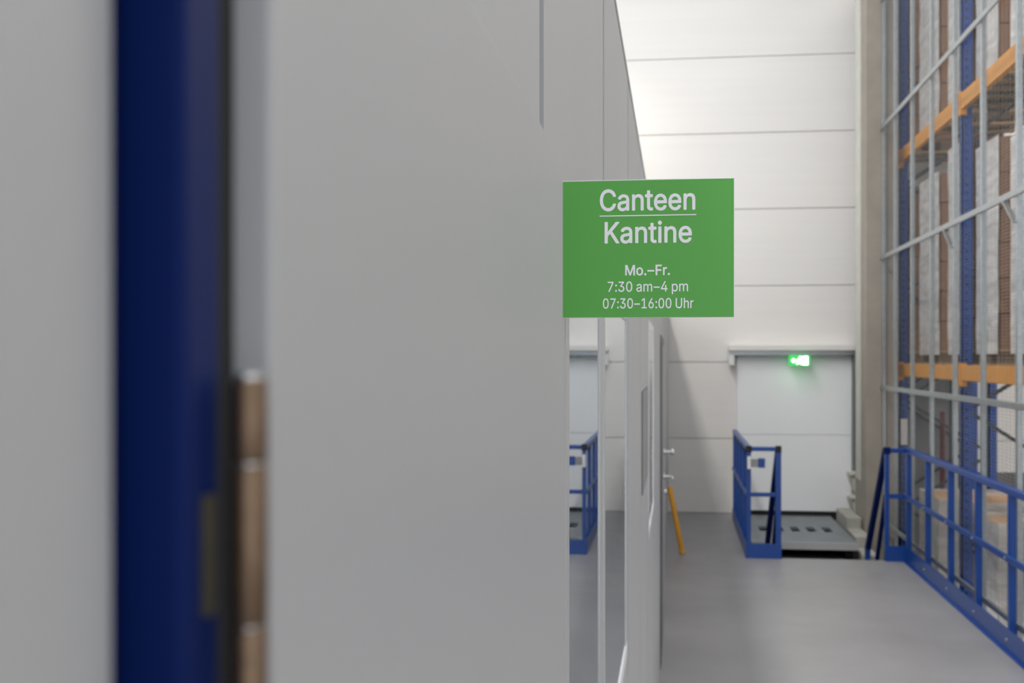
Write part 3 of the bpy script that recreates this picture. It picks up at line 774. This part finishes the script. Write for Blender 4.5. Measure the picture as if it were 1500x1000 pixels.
# ------------------------------------------------------------------ the canteen sign
SG = {'y': 1.034, 'x0': WX, 'x1': 0.0495, 'z0': 1.9853, 'z1': 2.1042}
sg = empty('canteen_sign', (WX, SG['y'], SG['z0']), 'green projecting canteen sign with white opening hours on the canteen wall', 'sign')
MB().box(SG['x0'], SG['x1'], SG['y'], SG['y'] + 0.004, SG['z0'], SG['z1'], 0.0003, 1).build('board', M['signwhite'], sg)
MB().box(SG['x0'] + 0.0002, SG['x1'] - 0.0006, SG['y'] - 0.0004, SG['y'] + 0.001, SG['z0'] + 0.0004, SG['z1'] - 0.0008).build('green_face', M['green'], sg)
U = (SG['x1'] - SG['x0']) / 251.0
V = (SG['z1'] - SG['z0']) / 202.0
GL = json.loads('{"C":[510,[[[293,-7,267,-7,223,-7],[184,4,150,25,116,46],[89,76,70,115,50,154],[40,201,40,254,40,308],[50,354,70,393,89,432],[116,462,150,484,184,505],[223,516,267,516,293,516],[317,512,340,504,363,497],[384,486,402,471,420,457],[436,439,448,418,460,398],[468,374,473,348,451,348],[430,348,408,348,404,366],[398,381,389,395,381,408],[370,419,357,428,345,438],[331,444,315,449,300,454],[284,456,267,456,236,456],[208,448,184,432,159,417],[139,394,125,364,111,334],[103,297,103,254,103,211],[111,175,125,145,140,115],[159,92,184,76,209,61],[236,53,267,53,284,53],[300,55,315,60,331,65],[345,71,357,81,370,90],[381,101,389,114,398,128],[404,143,408,160,430,160],[451,160,473,160,469,135],[460,111,448,91,436,70],[421,52,402,38,384,23],[363,12,341,5,318,-3]]]],"a":[389,[[[182,-9,160,-9,136,-9],[114,-4,94,5,75,14],[59,27,48,45,36,62],[30,83,30,108,30,130],[35,147,43,161,52,175],[63,185,78,193,92,201],[108,207,125,211,143,215],[160,218,178,220,201,223],[219,225,234,227,248,228],[258,231,265,235,272,239],[276,245,276,255,276,255],[276,256,276,257,276,272],[273,286,267,297,261,308],[252,316,240,322,228,328],[213,331,196,331,178,331],[162,328,149,322,136,317],[126,309,118,301,110,292],[104,283,100,274,80,280],[61,285,41,291,50,314],[62,332,79,346,95,360],[113,369,133,375,153,381],[173,384,194,384,208,384],[223,383,239,379,255,376],[271,370,286,360,301,351],[313,338,322,320,332,303],[337,280,337,251,337,168],[337,84,337,0,317,0],[297,0,277,0,277,17],[277,35,277,52,275,52],[274,52,272,52,268,43],[261,34,252,25,243,15],[230,7,215,1,200,-5]],[[155,45,170,45,193,45],[212,50,228,59,243,68],[255,79,263,93,271,107],[276,122,276,138,276,155],[276,173,276,190,273,187],[268,184,259,182,251,180],[242,178,231,176,221,174],[210,172,200,171,190,170],[182,169,175,168,161,166],[147,163,134,159,121,154],[111,148,103,139,96,131],[92,119,92,105,92,92],[95,81,102,72,109,63],[118,57,130,52,142,48]]]],"n":[410,[[[114,249,114,227,114,151],[114,76,114,0,93,0],[73,0,53,0,53,126],[53,253,53,379,72,379],[92,379,112,379,112,349],[112,318,112,287,109,287],[106,287,102,287,114,322],[131,347,152,362,174,377],[199,384,227,384,253,384],[276,379,295,369,314,358],[330,342,341,321,352,299],[357,273,357,240,357,160],[357,80,357,0,337,0],[316,0,296,0,296,78],[296,157,296,235,296,265],[288,288,273,304,258,321],[237,329,210,329,192,329],[175,325,161,317,146,309],[135,298,126,283,118,267]]]],"t":[227,[[[138,379,204,379,204,362],[204,344,204,327,138,327],[72,327,6,327,6,344],[6,362,6,379,72,379]],[[65,345,65,471,85,471],[106,471,126,471,126,347],[126,222,126,98,126,81],[129,69,136,61,143,54],[154,50,170,50,174,50],[179,50,185,51,191,52],[197,53,202,54,206,36],[209,19,213,2,207,0],[200,-2,192,-3,184,-4],[176,-4,168,-4,136,-4],[110,4,92,21,74,38],[65,62,65,93,65,219]]]],"e":[404,[[[238,-8,212,-8,175,-8],[143,0,117,16,90,33],[70,56,56,85,41,114],[34,148,34,187,34,226],[41,260,55,290,69,319],[89,343,115,359,141,376],[171,384,205,384,226,384],[246,381,266,374,285,367],[303,356,319,341,335,326],[348,306,357,282,366,258],[371,228,371,194,371,186],[371,178,371,169,272,169],[174,169,75,169,75,187],[75,204,75,221,163,221],[250,221,338,221,329,215],[319,208,310,202,310,227],[306,249,298,269,290,288],[278,303,263,314,247,325],[228,330,205,330,182,330],[163,325,146,313,130,302],[118,288,109,270,100,251],[96,232,96,211,96,200],[96,189,96,178,96,150],[101,126,110,106,120,87],[134,72,151,61,168,51],[189,46,212,46,228,46],[241,48,254,53,266,57],[277,64,285,73,294,82],[301,93,306,105,325,101],[345,96,365,91,359,71],[349,54,335,39,321,24],[303,13,283,4,262,-4]]]],"K":[467,[[[146,189,104,145,104,169],[104,193,104,216,116,232],[128,247,139,261,151,275],[162,290,174,303,187,317],[199,331,212,344,262,399],[313,454,364,509,392,509],[420,509,448,509,376,431],[304,353,231,276,230,276],[229,276,228,276,187,233]],[[82,0,60,0,60,170],[60,339,60,509,82,509],[103,509,125,509,125,451],[125,392,125,334,124,298],[124,261,124,225,124,214],[124,204,125,193,125,129],[125,64,125,0,103,0]],[[398,0,372,0,311,86],[249,173,188,259,201,276],[215,293,228,309,302,206],[375,103,449,0,423,0]]]],"i":[167,[[[73,0,53,0,53,126],[53,253,53,379,73,379],[93,379,114,379,114,253],[114,126,114,0,93,0]],[[95,443,84,443,72,443],[62,447,54,455,45,462],[41,472,41,483,41,494],[45,504,54,512,62,520],[72,524,84,524,95,524],[106,520,114,512,122,504],[126,494,126,483,126,472],[122,462,114,455,106,447]]]],"M":[628,[[[81,0,60,0,60,170],[60,339,60,509,91,509],[121,509,152,509,193,402],[235,294,277,187,280,180],[284,170,287,159,291,148],[295,136,299,123,303,110],[307,97,311,84,315,71],[319,59,322,49,317,49],[312,49,307,49,310,59],[314,70,318,83,322,95],[326,108,330,121,334,134],[338,147,342,158,346,170],[349,179,352,187,394,294],[435,402,476,509,507,509],[537,509,568,509,568,339],[568,170,568,0,547,0],[525,0,504,0,504,97],[504,194,504,291,504,302],[504,314,504,327,505,340],[505,354,505,369,505,383],[506,398,506,413,506,428],[507,443,507,457,509,457],[511,457,513,457,508,441],[503,426,498,409,492,393],[487,378,482,363,477,348],[472,334,467,322,463,309],[459,299,456,291,418,194],[380,97,342,0,323,0],[305,0,286,0,248,97],[209,194,170,291,167,299],[163,309,159,321,155,333],[150,346,145,361,140,376],[135,391,129,408,124,424],[118,441,112,457,114,457],[117,457,119,457,119,444],[120,431,120,416,120,401],[121,387,121,372,121,357],[121,342,122,328,122,315],[122,302,122,291,122,194],[122,97,122,0,101,0]]]],"o":[415,[[[242,-8,207,-8,173,-8],[143,0,117,16,91,33],[71,56,56,85,41,114],[34,149,34,187,34,227],[41,262,56,291,71,321],[91,343,117,360,143,376],[173,384,207,384,242,384],[273,376,299,360,325,343],[345,321,359,291,374,262],[381,227,381,187,381,149],[374,114,359,85,345,56],[325,33,299,16,273,0]],[[182,46,207,46,233,46],[254,53,270,66,287,79],[299,96,307,117,315,139],[319,162,319,187,319,213],[315,236,307,258,299,280],[287,297,270,310,254,323],[233,330,207,330,182,330],[161,323,145,310,129,297],[116,280,108,258,100,237],[96,213,96,187,96,162],[100,139,108,117,116,96],[129,79,145,66,161,53]]]],".":[188,[[[108,-4,95,-4,83,-4],[72,0,63,9,54,18],[50,28,50,41,50,54],[54,65,63,73,72,82],[83,87,95,87,108,87],[119,82,128,73,137,65],[141,54,141,41,141,28],[137,18,128,9,119,0]]]],"–":[350,[[[233,244,350,244,350,226],[350,207,350,188,233,188],[117,188,0,188,0,207],[0,226,0,244,117,244]]]],"F":[410,[[[82,0,60,0,60,170],[60,339,60,509,163,509],[266,509,369,509,369,490],[369,471,369,452,288,452],[206,452,125,452,125,394],[125,336,125,278,198,278],[272,278,346,278,346,259],[346,240,346,221,272,221],[198,221,125,221,125,147],[125,74,125,0,103,0]]]],"r":[259,[[[73,0,53,0,53,126],[53,253,53,379,72,379],[92,379,112,379,112,360],[112,340,112,321,113,321],[114,321,115,321,122,340],[135,355,152,367,170,379],[190,385,213,385,218,385],[223,385,229,384,235,384],[240,384,243,384,243,363],[243,343,243,322,242,323],[237,323,230,324,223,325],[215,326,207,326,189,326],[173,322,159,315,145,307],[134,297,126,284,118,270],[114,255,114,237,114,158],[114,79,114,0,93,0]]]],"7":[453,[[[120,0,97,0,172,149],[248,299,323,448,323,450],[323,451,323,452,236,452],[149,452,62,452,62,471],[62,490,62,509,172,509],[281,509,391,509,391,489],[391,469,391,449,315,299],[240,150,165,0,142,0]]]],":":[188,[[[108,-4,95,-4,83,-4],[72,0,63,9,54,18],[50,28,50,41,50,54],[54,65,63,73,72,82],[83,87,95,87,108,87],[119,82,128,73,137,65],[141,54,141,41,141,28],[137,18,128,9,119,0]],[[108,271,95,271,83,271],[72,275,63,284,54,293],[50,304,50,316,50,329],[54,340,63,349,72,357],[83,362,95,362,108,362],[119,357,128,349,137,340],[141,329,141,316,141,304],[137,293,128,284,119,275]]]],"3":[453,[[[252,-7,218,-7,187,-7],[158,-1,133,10,107,21],[86,37,70,57,54,78],[46,103,44,132,66,132],[87,132,109,132,111,114],[117,99,126,87,136,75],[149,65,165,59,181,53],[199,50,219,50,239,50],[258,53,275,61,292,68],[305,79,315,93,324,107],[329,124,329,145,329,163],[325,181,316,196,307,212],[293,224,275,234,256,243],[231,248,201,248,186,248],[172,248,157,248,157,265],[157,282,157,299,200,349],[244,399,288,448,288,450],[288,451,288,452,215,452],[142,452,70,452,70,471],[70,490,70,509,171,509],[272,509,372,509,372,493],[372,477,372,461,319,400],[265,339,211,278,211,282],[211,285,211,289,249,293],[281,288,308,276,335,263],[356,246,371,222,386,199],[393,173,393,145,393,115],[385,89,370,66,355,43],[335,25,309,12,282,0]]]],"0":[453,[[[264,-7,227,-7,189,-7],[157,3,130,24,103,45],[83,74,69,113,55,152],[48,199,48,254,48,309],[55,356,69,395,83,434],[104,464,130,484,157,505],[189,516,227,516,264,516],[296,505,323,484,350,464],[370,434,384,395,398,356],[405,309,405,254,405,199],[398,152,384,113,370,74],[350,45,323,24,297,3]],[[202,50,227,50,252,50],[273,58,290,74,308,90],[321,113,330,144,339,174],[344,211,344,254,344,297],[339,334,330,365,321,395],[308,419,290,435,273,451],[252,460,227,460,202,460],[180,451,163,435,146,419],[132,395,123,365,114,334],[109,297,109,254,109,211],[114,174,123,144,132,113],[146,90,163,74,180,58]]]],"m":[610,[[[73,0,53,0,53,126],[53,253,53,379,72,379],[92,379,112,379,112,351],[112,323,112,295,111,295],[109,295,108,295,113,316],[121,332,132,346,144,359],[157,369,172,376,187,383],[203,386,219,386,247,386],[270,378,287,361,305,344],[316,322,321,295,318,295],[315,295,312,295,317,313],[325,329,337,343,349,357],[364,367,381,375,398,382],[416,386,437,386,459,386],[479,381,497,372,515,362],[530,348,541,328,551,309],[557,285,557,255,557,170],[557,85,557,0,536,0],[516,0,496,0,496,85],[496,169,496,254,496,281],[488,301,473,313,457,325],[439,330,419,330,402,330],[387,327,374,320,362,313],[352,303,345,290,339,278],[335,263,335,247,335,165],[335,82,335,0,315,0],[295,0,274,0,274,87],[274,173,274,260,274,281],[267,298,253,311,239,324],[221,330,199,330,185,330],[171,327,158,320,144,313],[134,303,126,289,118,276],[114,258,114,238,114,159],[114,79,114,0,93,0]]]],"4":[453,[[[164,105,40,105,40,123],[40,141,40,158,109,275],[178,392,247,509,268,509],[289,509,311,509,243,394],[176,280,109,166,109,165],[109,164,109,163,210,163],[312,163,413,163,413,144],[413,125,413,105,289,105]],[[302,0,282,0,282,40],[282,81,282,121,282,130],[282,138,282,146,282,203],[282,260,282,318,302,318],[322,318,343,318,343,212],[343,106,343,0,322,0]]]],"p":[424,[[[73,-143,53,-143,53,31],[53,205,53,379,72,379],[92,379,112,379,112,359],[112,339,112,319,114,319],[116,319,118,319,123,327],[129,336,137,346,145,356],[157,365,171,373,186,381],[205,384,229,384,261,384],[289,376,313,361,337,345],[356,322,370,293,383,263],[390,229,390,189,390,149],[383,114,370,84,356,55],[337,32,313,16,289,0],[261,-8,229,-8,206,-8],[187,-4,173,4,158,12],[146,21,138,31,130,42],[123,51,118,59,117,59],[115,59,114,59,114,-8],[114,-76,114,-143,93,-143]],[[197,47,220,47,244,47],[263,53,279,66,295,78],[308,95,316,117,324,138],[328,162,328,189,328,216],[324,240,316,261,308,282],[296,299,280,311,264,324],[244,330,220,330,197,330],[177,324,161,312,145,300],[133,284,125,263,117,242],[113,217,113,189,113,161],[117,136,125,115,133,94],[146,77,162,65,178,53]]]],"1":[453,[[[181,0,76,0,76,18],[76,36,76,55,181,55],[286,55,391,55,391,36],[391,18,391,0,286,0]],[[250,509,276,509,276,339],[276,170,276,0,255,0],[234,0,212,0,212,149],[212,299,212,448,211,448],[210,448,209,448,168,418],[127,388,86,358,86,381],[86,404,86,427,123,454],[161,481,198,509,224,509]]]],"6":[453,[[[258,-7,226,-7,195,-7],[167,0,142,15,118,29],[98,49,84,74,71,100],[64,129,64,162,64,186],[69,212,80,239,91,266],[110,300,137,340,176,396],[214,453,252,509,276,509],[299,509,322,509,265,426],[208,344,151,261,149,261],[147,261,145,261,150,271],[157,280,165,288,174,296],[184,302,196,307,207,312],[221,314,235,314,266,314],[293,308,316,295,339,282],[357,263,370,240,382,216],[389,189,389,157,389,125],[382,97,368,73,354,48],[334,28,310,14,286,0]],[[207,48,226,48,246,48],[264,53,279,63,294,72],[306,85,314,101,323,118],[327,136,327,157,327,178],[323,197,314,213,306,230],[294,242,279,251,264,261],[246,265,226,265,207,265],[189,261,174,252,159,243],[147,230,138,214,129,198],[125,179,125,158,125,137],[129,118,138,102,147,85],[159,72,174,63,189,53]]]],"U":[517,[[[299,-8,259,-8,219,-8],[184,0,154,15,124,31],[101,53,85,80,68,107],[60,138,60,173,60,285],[60,397,60,509,81,509],[103,509,124,509,124,399],[124,288,124,178,124,154],[130,132,141,113,152,94],[167,79,187,68,207,57],[231,52,259,52,287,52],[311,57,331,68,351,79],[366,94,377,113,387,132],[393,154,393,178,393,288],[393,399,393,509,414,509],[436,509,457,509,457,397],[457,285,457,173,457,138],[449,107,433,80,416,53],[393,31,363,15,334,0]]]],"h":[410,[[[114,249,114,227,114,151],[114,76,114,0,93,0],[73,0,53,0,53,170],[53,339,53,509,73,509],[93,509,114,509,114,435],[114,361,114,287,110,287],[106,287,102,287,114,322],[131,347,152,362,174,377],[199,384,227,384,253,384],[276,379,295,369,315,358],[330,342,341,321,352,299],[357,273,357,240,357,160],[357,80,357,0,337,0],[316,0,296,0,296,78],[296,157,296,235,296,265],[288,288,273,304,258,321],[237,329,210,329,192,329],[175,325,161,317,146,309],[135,298,126,283,118,267]]]]}')


def area2(pts):
    return sum(pts[i][0] * pts[(i + 1) % len(pts)][1] - pts[(i + 1) % len(pts)][0] * pts[i][1] for i in range(len(pts)))


def text_line(name, s, u0, u1, vbase, vcap, bold):
    """Letters from stored outlines, thickened by `bold`, filled by scanning thin strips with the non-zero winding rule.
    u, v are sign units from the sign's left and top edge."""
    capref = 0.727 * 1000 * GLS
    x = 0
    polys = []
    for ch in s:
        if ch == ' ':
            x += 250 * GLS
            continue
        adv, sp = GL[ch]
        pad = 55 * GLS if ch == '–' else 0
        x += pad
        polys.append((x, sp))
        x += adv + pad
    xs_ = [p[2] + ox for ox, sp in polys for q in sp for p in q]
    xmin, xmax = min(xs_), max(xs_)
    kx = (u1 - u0) * U / (xmax - xmin)
    kz = (vbase - vcap) * V / capref
    X0 = SG['x0'] + u0 * U
    Z0 = SG['z1'] - vbase * V
    me_v, me_f = [], []
    yy = SG['y'] - 0.00052
    for ox, sp in polys:
        loops = []
        for q in sp:
            pl = []
            for i in range(len(q)):
                a_, b_ = q[i], q[(i + 1) % len(q)]
                P = [Vector(a_[2:4]), Vector(a_[4:6]), Vector(b_[0:2]), Vector(b_[2:4])]
                for k in range(8):
                    t = k / 8
                    v = P[0] * (1 - t) ** 3 + P[1] * 3 * t * (1 - t) ** 2 + P[2] * 3 * t * t * (1 - t) + P[3] * t ** 3
                    v = ((v.x + ox - xmin) * kx, v.y * kz)
                    if not pl or abs(v[0] - pl[-1][0]) + abs(v[1] - pl[-1][1]) > 1e-7:
                        pl.append(v)
            if OUT < 0:
                pl.reverse()
            loops.append(pl)
        polyset = list(loops)
        if bold > 0:
            for pl in loops:
                for i in range(len(pl)):
                    (ax, ay), (bx, by) = pl[i], pl[(i + 1) % len(pl)]
                    dx, dy = bx - ax, by - ay
                    L_ = math.hypot(dx, dy)
                    if L_ < 1e-8:
                        continue
                    dx, dy = dx / L_ * bold, dy / L_ * bold
                    polyset.append([(ax - dx * 0.4 + dy, ay - dy * 0.4 - dx), (bx + dx * 0.4 + dy, by + dy * 0.4 - dx),
                                    (bx + dx * 0.4 - dy, by + dy * 0.4 + dx), (ax - dx * 0.4 - dy, ay - dy * 0.4 + dx)])
        edges = []
        for pl in polyset:
            for i in range(len(pl)):
                a_, b_ = pl[i], pl[(i + 1) % len(pl)]
                if abs(a_[1] - b_[1]) > 1e-9:
                    edges.append((a_, b_))
        lo = min(min(a_[1], b_[1]) for a_, b_ in edges)
        hi = max(max(a_[1], b_[1]) for a_, b_ in edges)
        N = 72

        def spans(z):
            hits = []
            for (ax, ay), (bx, by) in edges:
                if (ay <= z < by) or (by <= z < ay):
                    hits.append((ax + (bx - ax) * (z - ay) / (by - ay), 1 if by > ay else -1))
            hits.sort()
            out, wnd, st_ = [], 0, None
            for xx, d_ in hits:
                if wnd == 0:
                    st_ = xx
                wnd += d_
                if wnd == 0 and xx - st_ > 1e-7:
                    if out and st_ - out[-1][1] < 1e-6:
                        out[-1][1] = xx
                    else:
                        out.append([st_, xx])
            return out
        for k in range(N):
            z0, z1 = lo + (hi - lo) * k / N, lo + (hi - lo) * (k + 1) / N
            e_ = (z1 - z0) * 0.02
            s0, s1 = spans(z0 + e_), spans(z1 - e_)
            if len(s0) != len(s1) or any(min(a_[1], b_[1]) < max(a_[0], b_[0]) for a_, b_ in zip(s0, s1)):
                s0 = s1 = spans((z0 + z1) / 2)
            for a_, b_ in zip(s0, s1):
                n = len(me_v)
                me_v += [(X0 + a_[0], yy, Z0 + z0), (X0 + a_[1], yy, Z0 + z0), (X0 + b_[1], yy, Z0 + z1), (X0 + b_[0], yy, Z0 + z1)]
                me_f.append((n, n + 1, n + 2, n + 3))
    me = bpy.data.meshes.new(name)
    me.from_pydata(me_v, [], me_f)
    me.materials.append(M['lettering'])
    o = bpy.data.objects.new(name, me)
    COL.objects.link(o)
    o.parent = sg
    L = world_loc(sg)
    o.location = (-L.x, -L.y, -L.z)
    return o


# outline units and winding of the stored letters
_c = [p for q in GL['h'][1] for p in q]
GLS = max(p[3] for p in _c) / (0.727 * 1000) * (0.727 / 0.757)
_q = GL['C'][1][0]
OUT = 1 if area2([p[2:4] for p in _q]) > 0 else -1
text_line('lettering', 'Canteen', 56, 194, 45, 16, 0.00040)
text_line('lettering', 'Kantine', 63, 189, 92.5, 63.5, 0.00040)
text_line('lettering', 'Mo.–Fr.', 93, 157.5, 140, 126, 0.00024)
text_line('lettering', '7:30 am–4 pm', 67, 184, 164, 150, 0.00009)
text_line('lettering', '07:30–16:00 Uhr', 60, 192, 188.5, 174.5, 0.00009)
MB().box(SG['x0'] + 55 * U, SG['x0'] + 196 * U, SG['y'] - 0.0007, SG['y'] - 0.0003, SG['z1'] - 53.6 * V, SG['z1'] - 52.2 * V).build('underline', M['lettering'], sg)
